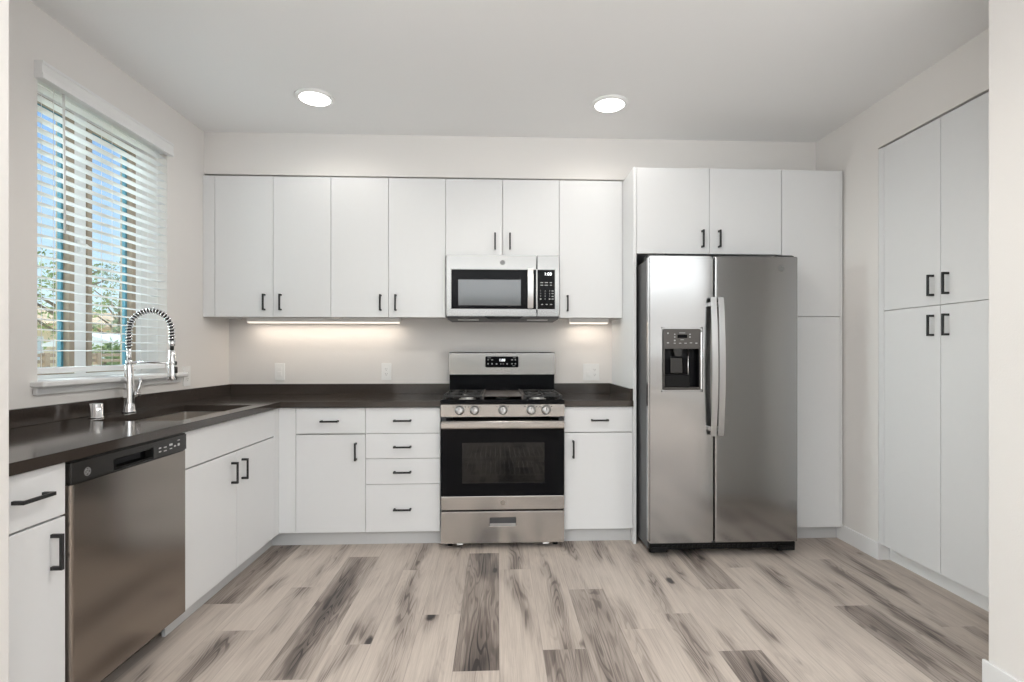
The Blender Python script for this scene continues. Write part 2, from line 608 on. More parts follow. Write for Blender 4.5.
# ------------------------------------------------------------------ the setting
# floor: one mesh, one face per plank
PW, PX0, PL = 0.1757, 0.0055, 1.155
joints = {-2: 2.402, -1: 1.970, 0: 2.886, 1: 2.098, 2: 2.628, 3: 2.240, 4: 2.366, 5: 2.060, 6: 2.600, 7: 2.857, 8: 1.946, 9: 2.404,
          -3: 2.900, -4: 2.170, -5: 1.945, -6: 2.710, -7: 2.30, -8: 2.548, 10: 2.95, 11: 2.2}
tones = {(-1, 0): .95, (1, -1): .85, (2, -1): .80, (5, -1): .92, (6, 0): .75, (9, -1): .72, (-5, 0): .72, (-8, 0): .75, (-2, 0): .34, (-2, -1): .16, (-4, -1): .22, (10, -1): .42, (10, 0): .30, (-6, -1): .18,
         (0, 0): .24, (0, -1): .14, (1, 0): .20, (2, 0): .28, (3, 0): .16, (3, -1): .18, (4, 0): .14, (4, -1): .2, (5, 0): .22, (7, 0): .18, (7, -1): .16, (8, 0): .25, (8, -1): .12, (9, 0): .3, (-3, 0): .2, (-3, -1): .18, (-7, -1): .2, (-1, -1): .08, (11, -1): .38, (11, 0): .36, (6, -1): .15, (-1, 1): .1, (-4, 0): .15}
bm = bmesh.new()
l_tone, l_seed, l_px = [], [], []
for k in range(-26, 36):
    x0, x1 = PX0 + k * PW, PX0 + (k + 1) * PW
    if x1 < -5 or x0 > 6.2:
        continue
    rr = random.Random(k * 77 + 5)
    j0 = joints.get(k, 2.0 + rr.random() * PL)
    i = -11
    while True:
        ya, yb = j0 + i * PL, j0 + (i + 1) * PL
        if ya > 3.9:
            break
        ya2, yb2 = max(ya, -8.7), min(yb, 3.9)
        if yb2 > ya2:
            tn = tones.get((k, i), None)
            if tn is None:
                tn = rr.choice((.08, .15, .2, .25, .3, .75))
            f = bm.faces.new([bm.verts.new(v) for v in ((x0, ya2, 0), (x1, ya2, 0), (x1, yb2, 0), (x0, yb2, 0))])
            l_tone.append(tn)
            l_seed.append((rr.random() * 9, rr.random() * 9, rr.random() * 9))
        i += 1
me = bpy.data.meshes.new('floor')
bm.to_mesh(me)
bm.free()
a = me.attributes.new('tone', 'FLOAT', 'FACE'); a.data.foreach_set('value', l_tone)
a = me.attributes.new('seed', 'FLOAT_VECTOR', 'FACE'); a.data.foreach_set('vector', [c for v in l_seed for c in v])
a = me.attributes.new('plank_x', 'FLOAT', 'CORNER')
pxv = [0.0] * len(me.loops)
for p in me.polygons:
    for n_, li in enumerate(p.loop_indices):
        pxv[li] = (0., 1., 1., 0.)[n_]
a.data.foreach_set('value', pxv)
me.materials.append(M['floor'])
floor = bpy.data.objects.new('floor', me)
COL.objects.link(floor)
struct(floor)
struct(B().cells([-5, -2.2, 2.9, 5.3], [-8.6, 1.385, 1.793, 4.1], lambda i, j: j == 0 or (i == 1) or (i == 2 and j == 0), 'Z', ZC, ZC + .12).build('ceiling', 'ceiling'))
# left wall with the window opening
WY0, WY1, WZ0, WZ1 = 2.285, 3.150, 1.078, 2.405
struct(B().cells([1.30, WY0, WY1, 4.1], [-.05, WZ0, WZ1, ZC], lambda i, j: not (i == 1 and j == 1), 'X', -2.20, XL).build('wall_left', 'wall'))
struct(B().box(-2.2, 2.9, YB, 4.1, -.05, ZC).build('wall_back', 'wall'))
struct(B().box(XL, XR, YS, YB, 2.381, ZC).build('wall_upper', 'wall'))
# right wall: a pier beyond the pantry, the strip above the pantry, and the mass behind
struct(B().box(XR, 2.9, 2.940, YB, -.05, ZC).box(XR, 2.9, 1.793, 2.940, 2.387, ZC).box(XR, 2.9, 1.793, 2.127, -.05, 2.387).box(2.84, 2.9, 2.127, 2.94, -.05, 2.387).build('wall_right', 'wall'))
# wall ends either side of the opening towards the living area
struct(B().box(1.751, 5.3, 1.640, 1.793, -.05, ZC, .004, 2).build('wall_end_right', 'wall'))
struct(B().box(-5, -1.244, 1.235, 1.385, -.05, ZC, .004, 2).build('wall_end_left', 'wall'))
# living area shell behind the camera
struct(B().box(-5.1, -5, -8.6, 1.24, -.05, ZC).build('wall_living_left', 'wall'))
struct(B().box(5.2, 5.3, -8.6, 1.64, -.05, ZC).build('wall_living_right', 'wall'))
struct(B().cells([-5, -2.3, 2.7, 5.3], [-.05, 0.02, 2.30, ZC], lambda i, j: not (i == 1 and j == 1), 'Y', -8.6, -8.45).build('wall_front', 'wall'))
# baseboards
bb = B()
bb.box(XR - .013, XR, 2.927, 3.30, 0, .098, .002)
bb.box(XR + .0002, XR + .058, 2.9275, 2.939, 0, .0975, .001)
struct(bb.build('baseboard_right', 'trim'))
bb = B()
bb.box(1.739, 1.751, 1.628, 1.805, 0, .098, .002).box(1.7512, 5.2, 1.629, 1.640, 0, .0975, .001)
struct(bb.build('baseboard_end_right', 'trim'))
struct(B().box(-1.244, -1.232, 1.223, 1.385, 0, .098, .002).box(-5, -1.2442, 1.224, 1.235, 0, .0975, .001).build('baseboard_end_left', 'trim'))

# kitchen window
win = B()
FX0, FX1 = -2.165, -2.09
win.cells([WY0, WY0 + .05, 2.664, 2.742, WY1 - .05, WY1], [WZ0, WZ0 + .018, WZ1 - .03, WZ1], lambda i, j: not (i in (1, 3) and j == 1), 'X', FX0, FX1, bev=.002)
wo = win.build('window_1', 'trim')
struct(wo)
for (ya, yb) in ((WY0 + .05, 2.664), (2.742, WY1 - .05)):
    s = B()
    za, zb = WZ0 + .0185, WZ1 - .0305
    s.cells([ya + .001, ya + .034, yb - .034, yb - .001], [za, za + .028, zb - .03, zb], lambda i, j: not (i == 1 and j == 1), 'X', -2.150, -2.084, bev=.002)
    so = s.build('sash', 'frame_tan', wo)
    B().cells([ya + .0345, ya + .044, yb - .047, yb - .0345], [za + .0285, za + .034, zb - .036, zb - .0305], lambda i, j: not (i == 1 and j == 1), 'X', -2.130, -2.112).build('glazing_spacer', 'teal', so)  # solid strip coloured as the reflection at the glass edge
    B().box(-2.122, -2.118, ya + .036, yb - .036, za + .030, zb - .032).build('pane', 'pane', so)
B().box(-2.084, -2.066, 2.674, 2.694, 1.70, 1.76, .004).tube([(-2.068, 2.684, 1.735), (-2.050, 2.690, 1.735), (-2.045, 2.712, 1.722)], .006).build('latch', 'plastic_white', wo)
B().box(-2.20, XL - .001, WY0 + .001, WY1 - .001, WZ0 - .03, WZ0 - .001).box(XL - .02, -1.884, 2.250, 3.272, 1.053, 1.0785, .008, 3).build('window_sill', 'trim', wo)
B().box(XL, -1.924, 2.262, 3.262, 1.020, 1.053, .004).build('window_apron', 'trim', wo)

# sliding doors of the living area (seen in the reflections)
sd = B()
for (xa, xb) in ((-2.3, -.64), (-.64, 1.02), (1.02, 2.7)):
    sd.cells([xa, xa + .07, xb - .07, xb], [.02, .11, 2.22, 2.30], lambda i, j: not (i == 1 and j == 1), 'Y', -8.56, -8.50, bev=.003)
do = sd.build('window_2', 'trim')
struct(do)
for (xa, xb) in ((-2.3, -.64), (-.64, 1.02), (1.02, 2.7)):
    B().box(xa + .07, xb - .07, -8.532, -8.528, .11, 2.22).build('pane', 'pane', do)

t = thing('balcony_railing', 'dark metal balcony railing of upright bars outside the sliding doors', 'railing', (.2, -9.9, 0))
B().box(-3.0, 3.4, -9.93, -9.87, 1.02, 1.06, .005).build('top_rail', 'dark_case', t)
B().box(-3.0, 3.4, -9.92, -9.88, .10, .13, .005).build('bottom_rail', 'dark_case', t)
for i in range(43):
    B().box(-2.95 + i * .15 - .01, -2.95 + i * .15 + .01, -9.91, -9.89, .12, 1.03).build('baluster', 'dark_case', t)
for xx in (-3.0, .2, 3.4):
    B().box(xx - .03, xx + .03, -9.93, -9.87, -.06, 1.03).build('post', 'dark_case', t)
struct(B().box(-5, 5.3, -10.1, -8.6, -.15, -.02).build('balcony_floor', 'toe'))
struct(B().box(-14, 14, -23, -18, -.4, 9).build('exterior_facade', 'facade'))  # unseen mass added to block the bright sky in the reflections

# ------------------------------------------------------------------ cabinets
def door(parent, x0, x1, z0, z1, y, name='door', th=.019):
    return B().box(x0 + G, x1 - G, y, y + th, z0 + G, z1 - G, .0012, 2).build(name, 'white', parent)


def carcass(parent, x0, x1, y0, y1, z0, z1, t=.016, under=.014):
    b = B()
    b.box(x0 + .0005, x0 + t, y0, y1, z0, z1).box(x1 - t, x1 - .0005, y0, y1, z0, z1)
    b.box(x0 + t, x1 - t, y0, y1, z0 + under, z0 + under + t).box(x0 + t, x1 - t, y0, y1, z1 - t, z1)
    b.box(x0 + t, x1 - t, y1 - .008, y1, z0 + under + t, z1 - t)
    return b.build('body', 'carcass', parent)


ZU0, ZU1 = 1.4344, 2.3675
YC = YU + .0205
GU = 'white wall cabinets with black pulls'


def wall_cabinet(label, x0, x1, z0, doors, handles, filler=None):
    t = thing('wall_cabinet', label, 'cabinet', ((x0 + x1) / 2, YB, z0), GU)
    carcass(t, x0, x1, YC, YB - .001, z0, ZU1 - .003)
    for (a, b_), hx in zip(doors, handles):
        d = door(t, a, b_, z0, ZU1, YU)
        hz = z0 + .098 if z0 < 1.6 else z0 + .097
        handle(d, (hx, YU, hz))
    if filler:
        B().box(filler[0], filler[1] - G, YU, YU + .019, z0 + G, ZU1 - G, .001).build('filler_panel', 'white', t)
    return t


wall_cabinet('tall white two-door wall cabinet in the corner beside the window wall', -1.864, -1.110, ZU0, ((-1.864, -1.487), (-1.487, -1.110)), (-1.541, -1.435), (XL + .001, -1.864))
wall_cabinet('white two-door wall cabinet between the corner cabinet and the microwave', -1.110, -.3506, ZU0, ((-1.110, -.731), (-.731, -.3506)), (-.781, -.681))
wall_cabinet('short white two-door wall cabinet directly above the microwave', -.3506, .4156, 1.8510, ((-.3506, .0315), (.0315, .4156)), (-.019, .081))
wall_cabinet('white single-door wall cabinet between the microwave and the fridge panel', .4156, .8475, ZU0, ((.4156, .8475),), (.470,))

# fridge surround
B_ = B().box(.848, .8665, YT, YB - .001, 0, 2.361, .001)
tag(B_.build('fridge_side_panel', 'white'), 'tall white panel standing between the worktop and the left side of the fridge', 'panel')
t = thing('fridge_top_cabinet', 'white two-door cabinet bridging over the top of the fridge', 'cabinet', (1.33, YB, 1.82))
carcass(t, .8675, 1.7965, YT + .0205, YB - .001, 1.82, 2.358)
for (a, b_, hx) in ((.8675, 1.332, 1.284), (1.332, 1.7965, 1.391)):
    d = door(t, a, b_, 1.8195, 2.361, YT)
    handle(d, (hx, YT, 1.914))
t = thing('tall_cabinet', 'narrow full-height white cabinet between the fridge and the right wall', 'cabinet', (1.99, YB, 0))
carcass(t, 1.7975, 2.1785, YT + .0205, YB - .001, .088, 2.356)
door(t, 1.7975, 2.1785, 1.4292, 2.359, YT)
door(t, 1.7975, 2.1785, .088, 1.4292, YT)
B().box(2.1795, 2.1935, YT, YB - .001, .088, 2.359, .001).build('end_panel', 'white', t)
B().box(2.1940, XR - .001, YT + .02, YT + .034, .088, 2.355).build('scribe_filler', 'carcass', t)
B().box(1.7975, 2.1925, YT + .058, YT + .072, 0, .087).build('toe_kick', 'toe', t)

# base cabinets on the back wall
ZD0, ZD1 = .0922, .8600
YK = YD + .0205
GB = 'white base cabinets with black pulls'


def toe(parent, x0, x1):
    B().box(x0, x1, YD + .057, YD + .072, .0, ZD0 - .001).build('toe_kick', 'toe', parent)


t = thing('base_cabinet', 'white base cabinet with one drawer over one door left of the four drawers', 'cabinet', (-1.02, YB, 0), GB)
carcass(t, -1.2358, -.8142, YK, YB - .001, ZD0, ZB - .002)
d = door(t, -1.2358, -.8137, .7005, ZD1, YD, 'drawer'); handle(d, (-1.029, YD, .779), vert=False)
d = door(t, -1.2358, -.8137, ZD0, .6970, YD); handle(d, (-.871, YD, .592))
toe(t, XD - .0635, -.8142)
t = thing('drawer_cabinet', 'white four-drawer base cabinet immediately left of the range', 'cabinet', (-.585, YB, 0), GB)
carcass(t, -.8132, -.3562, YK, YB - .001, ZD0, ZB - .002)
for (za, zb, hz) in ((.7005, ZD1, .781), (.5460, .7005, .619), (.3870, .5460, .464), (ZD0, .3870, .235)):
    d = door(t, -.8137, -.3557, za, zb, YD, 'drawer'); handle(d, (-.587, YD, hz), vert=False)
toe(t, -.8132, -.3562)
t = thing('base_cabinet', 'white base cabinet with one drawer over one door right of the range', 'cabinet', (.63, YB, 0), GB)
carcass(t, .4142, .8470, YK, YB - .001, ZD0, ZB - .002)
d = door(t, .4136, .8475, .7005, ZD1, YD, 'drawer'); handle(d, (.637, YD, .7775), vert=False)
d = door(t, .4136, .8475, ZD0, .6985, YD); handle(d, (.470, YD, .596))
toe(t, .4142, .8470)


# base cabinets on the left wall
def door_x(parent, y0, y1, z0, z1, name='door'):
    return B().box(XD - .019, XD, y0 + G, y1 - G, z0 + G, z1 - G, .0012, 2).build(name, 'white', parent)


def carcass_x(parent, y0, y1, z0, z1, t=.016):
    b = B()
    x0, x1 = XL + .001, XD - .0205
    b.box(x0, x1, y0 + .0005, y0 + t, z0, z1).box(x0, x1, y1 - t, y1 - .0005, z0, z1)
    b.box(x0, x1, y0 + t, y1 - t, z0, z0 + t).box(x0, x0 + .008, y0 + t, y1 - t, z0 + t, z1)
    return b.build('body', 'carcass', parent)


t = thing('base_cabinet', 'narrow white base cabinet at the near end of the left run beside the dishwasher', 'cabinet', (XL, 1.53, 0), GB)
carcass_x(t, 1.387, 1.6755, ZD0, ZB - .002)
d = door_x(t, 1.387, 1.6755, .6985, ZD1, 'drawer'); handle(d, (XD, 1.547, .783), 'X', False)
d = door_x(t, 1.387, 1.6755, ZD0, .6950); handle(d, (XD, 1.624, .600), 'X')
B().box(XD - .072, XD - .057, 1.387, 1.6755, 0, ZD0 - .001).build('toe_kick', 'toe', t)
t = thing('sink_cabinet', 'white sink base cabinet with a false drawer front over two doors', 'cabinet', (XL, 2.74, 0), GB)
carcass_x(t, 2.289, 3.184, ZD0, .70)
door_x(t, 2.2875, 3.184, .6985, ZD1, 'drawer_front')
d = door_x(t, 2.2875, 2.7350, ZD0, .6950); handle(d, (XD, 2.684, .594), 'X')
d = door_x(t, 2.7350, 3.184, ZD0, .6950); handle(d, (XD, 2.789, .592), 'X')
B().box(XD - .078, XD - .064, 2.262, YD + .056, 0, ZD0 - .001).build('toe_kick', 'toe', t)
B().box(XD - .019, XD, 3.184 + G, YD + .019, ZD0 + G, ZD1, .001).box(XD + .0005, -1.2358 - G, YD, YD + .019, ZD0 + G, ZD1, .001).build('corner_filler', 'white', t)

# pantry set into the right wall
t = thing('pantry_cabinet', 'tall white four-door pantry cabinet set into the right wall', 'cabinet', (2.5, 2.52, 0))
cb = B()
cb.box(XR + .021, 2.80, 2.890, 2.906, .092, 2.374).box(XR + .021, 2.80, 2.132, 2.148, .092, 2.374)
cb.box(XR + .021, 2.80, 2.148, 2.890, .092, .108).box(XR + .021, 2.80, 2.148, 2.890, 2.358, 2.374).box(2.79, 2.80, 2.148, 2.890, .108, 2.358)
cb.build('body', 'carcass', t)


def door_p(y0, y1, z0, z1):
    return B().box(XR, XR + .019, y0 + G, y1 - G, z0 + G, z1 - G, .0012, 2).build('door', 'white', t)


for (ya, yb, hy) in ((2.514, 2.896, 2.556), (2.132, 2.514, 2.467)):
    d = door_p(ya, yb, 1.4380, 2.376); handle(d, (XR, hy, 1.540), '-X')
    d = door_p(ya, yb, .092, 1.4380); handle(d, (XR, hy, 1.337), '-X')
B().box(XR, XR + .019, 2.896 + G, 2.9385, .094, 2.376, .001).build('filler_panel', 'white', t)
B().box(XR + .060, XR + .074, 2.132, 2.938, 0, .091).build('toe_kick', 'trim', t)

# ------------------------------------------------------------------ worktops
SX0, SX1, SY0, SY1 = -1.785, -1.405, 2.360, 3.050
WX, WY = XD + .020, YD - .020
t = thing('worktop', 'dark brown L-shaped quartz worktop with the sink cut into it', 'worktop', (-1.63, 2.5, ZB))
xs = [XL + .0005, SX0, SX1, WX, -.3545]
ys = [1.3865, SY0, SY1, WY, YB - .0005]
B().cells(xs, ys, lambda i, j: not (i == 1 and j == 1) and (i < 3 or j == 3), 'Z', ZB, ZT, bev=.002).build('slab', 'quartz', t)
b = B()
b.box(XL + .0005, XL + .020, 1.3865, YB - .0005, ZT, .9727, .0015)
b.box(XL + .0205, -.3545, YB - .020, YB - .0005, ZT, .9727, .0015)
b.build('backsplash', 'quartz', t)
t = thing('worktop', 'short dark brown quartz worktop between the range and the fridge panel', 'worktop', (.63, 3.5, ZB))
B().box(.4142, .8475, WY, YB - .0005, ZB, ZT, .002).build('slab', 'quartz', t)
B().box(.4142, .8475, YB - .020, YB - .0005, ZT, .9727, .0015).box(.8285, .8475, WY + .012, YB - .0205, ZT, .9727, .0015).build('backsplash', 'quartz', t)

# ------------------------------------------------------------------ sink
t = thing('sink', 'stainless steel undermount sink below the cut-out in the worktop', 'sink', (-1.6, 2.7, .70))
zr, zf = ZB - .0008, .705
b = B()
bm = bmesh.new()
o_ = .006


def rrect(x0, x1, y0, y1, r, n=5):
    pts = []
    for cx, cy, a0 in ((x1 - r, y1 - r, 0), (x0 + r, y1 - r, PI / 2), (x0 + r, y0 + r, PI), (x1 - r, y0 + r, 1.5 * PI)):
        for i in range(n + 1):
            a = a0 + PI / 2 * i / n
            pts.append((cx + r * math.cos(a), cy + r * math.sin(a)))
    return pts


rings = []
for (e_, z_, r_) in ((.022, zr, .03), (-o_, zr, .012), (-o_, zr - .02, .012), (-.002, zf + .03, .02), (-.012 * -1 - .03, zf + .004, .03), (-.07, zf, .03)):
    rings.append([bm.verts.new((x, y, z_)) for x, y in rrect(SX0 - e_, SX1 + e_, SY0 - e_, SY1 + e_, r_)])
for a, c in zip(rings, rings[1:]):
    for k in range(len(a)):
        bm.faces.new((a[k], a[(k + 1) % len(a)], c[(k + 1) % len(a)], c[k]))
bm.faces.new(rings[-1])
bmesh.ops.recalc_face_normals(bm, faces=bm.faces)
b._add(bm, 0, False)
so = b.build('basin', 'steel_sink', t)
md = so.modifiers.new('thickness', 'SOLIDIFY'); md.thickness = .0012; md.offset = -1
B().lathe((-1.6, 2.72, zf), [(.045, .001), (.045, .004), (.036, .004), (.030, .002)]).build('drain', 'chrome', t)

# ------------------------------------------------------------------ faucet
FXb, FYb = -1.850, 2.700
t = thing('faucet', 'tall chrome pull-down faucet with a black spring arch behind the sink', 'faucet', (FXb, FYb, ZT))
B().lathe((FXb, FYb, ZT + .0004), [(.030, 0), (.030, .006), (.026, .012), (.0245, .05), (.021, .15), (.0185, .235), (.017, .240), (.012, .241)]).build('body', 'chrome', t)
ra = .1050
zc_ = 1.3065
cx_ = FXb + ra
path = [(FXb, FYb, 1.135 + i * (zc_ - 1.135) / 8) for i in range(8)]
arc = [(cx_ - ra * math.cos(PI * i / 32), FYb, zc_ + ra * math.sin(PI * i / 32)) for i in range(33)]
down = [(cx_ + ra, FYb, zc_ - i * .02) for i in range(1, 6)]
B().tube(path + arc + down, .0088, 12).build('hose', 'hose', t)
B().tube([(FXb, FYb, 1.138), (FXb, FYb, 1.222)], .0105, 16).build('riser', 'chrome', t)
cl = [Vector(p) for p in [(FXb, FYb, 1.222)] + [(FXb, FYb, 1.24 + .0195 * i) for i in range(4)] + arc + down[:3]]
# resample the centre line and wind the coil about it
segs = [(b_ - a_).length for a_, b_ in zip(cl, cl[1:])]
tot = sum(segs)


def at_len(s):
    for (a_, b_), L_ in zip(zip(cl, cl[1:]), segs):
        if s <= L_:
            return a_.lerp(b_, s / L_), (b_ - a_).normalized()
        s -= L_
    return cl[-1], (cl[-1] - cl[-2]).normalized()


coil = []
turns = 31
ns = turns * 12
for i in range(ns + 1):
    p, T = at_len(tot * i / ns * .9999)
    n1 = Vector((0, 1, 0))
    n2 = T.cross(n1)
    a = 2 * PI * turns * i / ns
    coil.append(p + (n1 * math.cos(a) + n2 * math.sin(a)) * .0130)
B().tube(coil, .0033, 6).build('spring', 'chrome', t)
hx = cx_ + ra
B().lathe((hx, FYb, 0), [(.012, 1.258), (.0145, 1.256), (.0145, 1.236), (.011, 1.232)]).build('coil_collar', 'chrome', t)
sp = B().lathe((hx, FYb, 0), [(.010, 1.212), (.0145, 1.208), (.017, 1.16), (.020, 1.09), (.0215, 1.066), (.019, 1.060), (.010, 1.060)]).build('spray_head', 'chrome', t)
B().box(hx + .0125, hx + .0245, FYb - .008, FYb + .008, 1.095, 1.128, .003).box(hx + .010, hx + .0225, FYb - .007, FYb + .007, 1.137, 1.155, .003).build('spray_button', 'hose', sp)
B().tube([(FXb, FYb, 1.150), (FXb + .09, FYb, 1.153), (hx - .012, FYb, 1.146)], .0052, 8).lathe((hx, FYb, 0), [(.0185, 1.139), (.0205, 1.139), (.0205, 1.151), (.0185, 1.151)]).lathe((FXb, FYb, 0), [(.0125, 1.141), (.016, 1.141), (.016, 1.160), (.0125, 1.160)]).build('docking_arm', 'chrome', t)
lv = B().cyl((FXb, FYb + .012, .985), (FXb, FYb + .070, .985), .0165, .0155, 20, bev=.003)
lv.tube([(FXb, FYb + .060, .998), (FXb + .002, FYb + .070, 1.018), (FXb + .004, FYb + .076, 1.042), (FXb + .006, FYb + .074, 1.064)], .006, 10, rads=[.009, .0075, .0065, .0060])
lv.build('lever', 'chrome', t)
o = B().lathe((-1.846, 2.480, ZT + .0004), [(.030, 0), (.030, .004), (.0255, .006), (.0255, .062), (.023, .066), (.004, .067)]).build('air_gap', 'chrome')
tag(o, 'short round chrome air gap cap on the worktop left of the faucet', 'air gap')

# ------------------------------------------------------------------ round badge of interlaced strokes (the appliance emblem)
def badge(parent, c, r, face, m_disc, m_line):
    to = facing_y(*c) if face == 'Y' else facing_x(*c)
    d = B()
    bm = bmesh.new()
    bmesh.ops.create_cone(bm, cap_ends=True, segments=28, radius1=r, radius2=r * .96, depth=.0012)
    bmesh.ops.transform(bm, matrix=to @ Matrix.Translation((0, 0, .0006)), verts=bm.verts)
    d._add(bm)
    bo = d.build('emblem', m_disc, parent)
    l = B()
    q = lambda u, v: to @ Vector((u * r, v * r, .0014))
    ring = [q(.86 * math.cos(2 * PI * k / 32), .86 * math.sin(2 * PI * k / 32)) for k in range(33)]
    l.tube(ring, r * .05, 6)
    g = [(-.05, .38), (-.22, .50), (-.42, .40), (-.5, .05), (-.42, -.32), (-.2, -.42), (-.04, -.25), (-.02, .02), (-.28, .02)]
    ee = [(.5, .36), (.32, .50), (.12, .38), (.16, .12), (.34, .06), (.14, -.02), (.08, -.28), (.28, -.44), (.52, -.30)]
    for st in (g, ee):
        l.tube([q(u, v) for u, v in st], r * .055, 6)
    for k in range(4):
        a0 = PI / 4 + k * PI / 2
        l.tube([q(.68 * math.cos(a0 + s * .5) * (1 - .1 * abs(s)), .68 * math.sin(a0 + s * .5) * (1 - .1 * abs(s))) for s in (-1, -.5, 0, .5, 1)], r * .045, 6)
    l.build('emblem_script', m_line, bo)


# ------------------------------------------------------------------ dishwasher
DX = XD + .012
t = thing('dishwasher', 'stainless steel dishwasher with a black control panel under the left worktop', 'dishwasher', (XL + .3, 1.98, 0))
DY0, DY1 = 1.6800, 2.2840
B().box(XL + .03, DX - .040, DY0 + .004, DY1 - .004, .099, ZB - .004).build('tub', 'dark_case', t)
# door sheet, rounded at both upright edges
prof = []
rr = .012
for i in range(7):
    a = PI / 2 * i / 6
    prof.append((DX - rr + rr * math.sin(a), DY0 + .001 + rr - rr * math.cos(a)))
for i in range(7):
    a = PI / 2 * i / 6
    prof.append((DX - rr + rr * math.cos(a), DY1 - .001 - rr + rr * math.sin(a)))
prof = [(DX - .036, DY0 + .001)] + prof + [(DX - .036, DY1 - .001)]
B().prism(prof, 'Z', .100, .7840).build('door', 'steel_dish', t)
# control panel with a pocket handle
PY0, PY1, PZ0, PZ1 = 1.862, 2.062, .7945, .8290
cp = B()
cp.cells([DY0 + .001, PY0, PY1, DY1 - .001], [.7855, PZ0, PZ1, .8585], lambda i, j: not (i == 1 and j == 1), 'X', DX - .030, DX + .002, bev=.005, seg=3)
cp.box(DX - .038, DX - .031, DY0 + .002, DY1 - .002, .787, .857)
cpo = cp.build('control_panel', 'dish_panel', t)
B().cells([PY0 - .003, PY0 + .003, PY1 - .003, PY1 + .003], [PZ0 - .003, PZ0 + .003, PZ1 - .001, PZ1], lambda i, j: not (i == 1 and j >= 1), 'X', DX - .004, DX + .0035, bev=.001).build('pocket_rim', 'black_plastic', cpo)
B().box(DX - .029, DX - .020, PY0 + .006, PY1 - .006, PZ0 + .004, PZ1 - .004, .003).build('pocket_grip', 'black_gloss', cpo)
mk = B()
for (yy, zz, w, h) in ((2.105, .824, .014, .005), (2.105, .810, .014, .005), (2.137, .822, .018, .004), (2.137, .808, .018, .004), (2.173, .826, .020, .008), (2.200, .816, .012, .006), (2.225, .818, .014, .010), (2.173, .810, .016, .003), (2.225, .836, .016, .003)):
    mk.box(DX + .0018, DX + .0028, yy - w / 2, yy + w / 2, zz - h / 2, zz + h / 2)
mk.build('control_print', 'mark', cpo)
badge(t, (DX + .002, 1.742, .815), .0145, 'X', 'badge_dark', 'badge_line')
B().box(XD - .125, XD - .105, DY0 + .002, 2.260, 0.0, .098).build('toe_kick', 'black_plastic', t)

# ------------------------------------------------------------------ range
t = thing('range', 'stainless steel gas range with five knobs standing between the base cabinets', 'stove', (.031, 3.5, 0))
RX0, RX1 = -.3480, .4090
RC = (RX0 + RX1) / 2
RY = 3.190
bd = B().box(RX0 + .003, RX1 - .003, RY + .045, 3.80, .04, .2500).box(RX0 + .003, RX0 + .03, RY + .045, 3.80, .25, .80).box(RX1 - .03, RX1 - .003, RY + .045, 3.80, .25, .80)
bd.box(RX0 + .003, RX1 - .003, 3.70, 3.80, .25, .80).box(RX0 + .003, RX1 - .003, RY + .045, 3.80, .80, .885)
bd.build('body', 'dark_case', t)
for sx in (RX0 + .05, RX1 - .05):
    for sy in (RY + .08, 3.74):
        B().cyl((sx, sy, 0), (sx, sy, .041), .018, .015, 14).build('foot', 'black_plastic', t)
# storage drawer with a cut-in pull
dw = B().cells([RX0 + .002, RC - .081, RC + .081, RX1 - .002], [.036, .140, .192, .2290], lambda i, j: not (i == 1 and j == 1), 'Y', RY, RY + .042, bev=.003)
dro = dw.build('drawer', 'steel_range', t)
B().box(RC - .082, RC + .082, RY + .022, RY + .030, .139, .193).build('pull_recess', 'dark_case', dro)
B().prism([(RY + .002, .140), (RY + .002, .156), (RY + .010, .150), (RY + .022, .143), (RY + .022, .140)], 'X', RC - .079, RC + .079).build('pull_lip', 'handle_steel', dro)
for sx in (RX0 + .115, RX1 - .115):
    B().box(sx - .018, sx + .018, RY + .006, RY + .03, .024, .036, .003).build('glide', 'plastic_white', dro)
# oven door
OZ0, OZ1 = .3240, .7200
GX0, GX1, GZ0, GZ1 = -.218, .286, .400, .649
od = B().cells([RX0 + .002, GX0, GX1, RX1 - .002], [OZ0, GZ0, GZ1, OZ1 + .062], lambda i, j: not (i == 1 and j == 1), 'Y', RY, RY + .012, bev=.0015)
odo = od.build('oven_door', 'black_gloss', t)
B().box(RX0 + .002, RX1 - .002, RY - .002, RY + .040, .2400, OZ0 - .001, .003).build('lower_trim', 'steel_range', odo)
B().cells([RX0 + .004, GX0, GX1, RX1 - .004], [OZ0, GZ0, GZ1, OZ1 + .06], lambda i, j: not (i == 1 and j == 1), 'Y', RY + .0125, RY + .040).build('door_core', 'dark_case', odo)
B().box(GX0, GX1, RY + .003, RY + .008, GZ0, GZ1).build('pane', 'oven_pane', odo)
badge(t, (RC, RY - .0022, .283), .0165, 'Y', 'badge_warm', 'badge')
oc = B()
oc.box(RX0 + .032, RX1 - .032, 3.690, 3.698, .26, .79).box(RX0 + .031, RX1 - .031, RY + .05, 3.69, .252, .262)
for k in range(7):
    oc.box(RX0 + .0305, RX0 + .036, RY + .06, 3.68, .30 + k * .07, .312 + k * .07).box(RX1 - .036, RX1 - .0305, RY + .06, 3.68, .30 + k * .07, .312 + k * .07)
oc.build('oven_cavity', 'oven_inside', t)
for zk in (.43, .545):
    rk = B()
    for (ya, yb) in ((RY + .075, RY + .080), (3.66, 3.665)):
        rk.box(RX0 + .037, RX1 - .037, ya, yb, zk, zk + .006)
    for i in range(22):
        xx = RX0 + .05 + i * (RX1 - RX0 - .10) / 21
        rk.box(xx - .0015, xx + .0015, RY + .076, 3.664, zk + .002, zk + .005)
    rk.build('oven_rack', 'rack', t)
hb = B()
pr = [(RY - .052, .742), (RY - .058, .750), (RY - .058, .776), (RY - .050, .786), (RY - .036, .786), (RY - .030, .778), (RY - .030, .746), (RY - .036, .738)]
hb.prism(pr, 'X', RX0 + .008, RX1 - .008, bev=.0012)
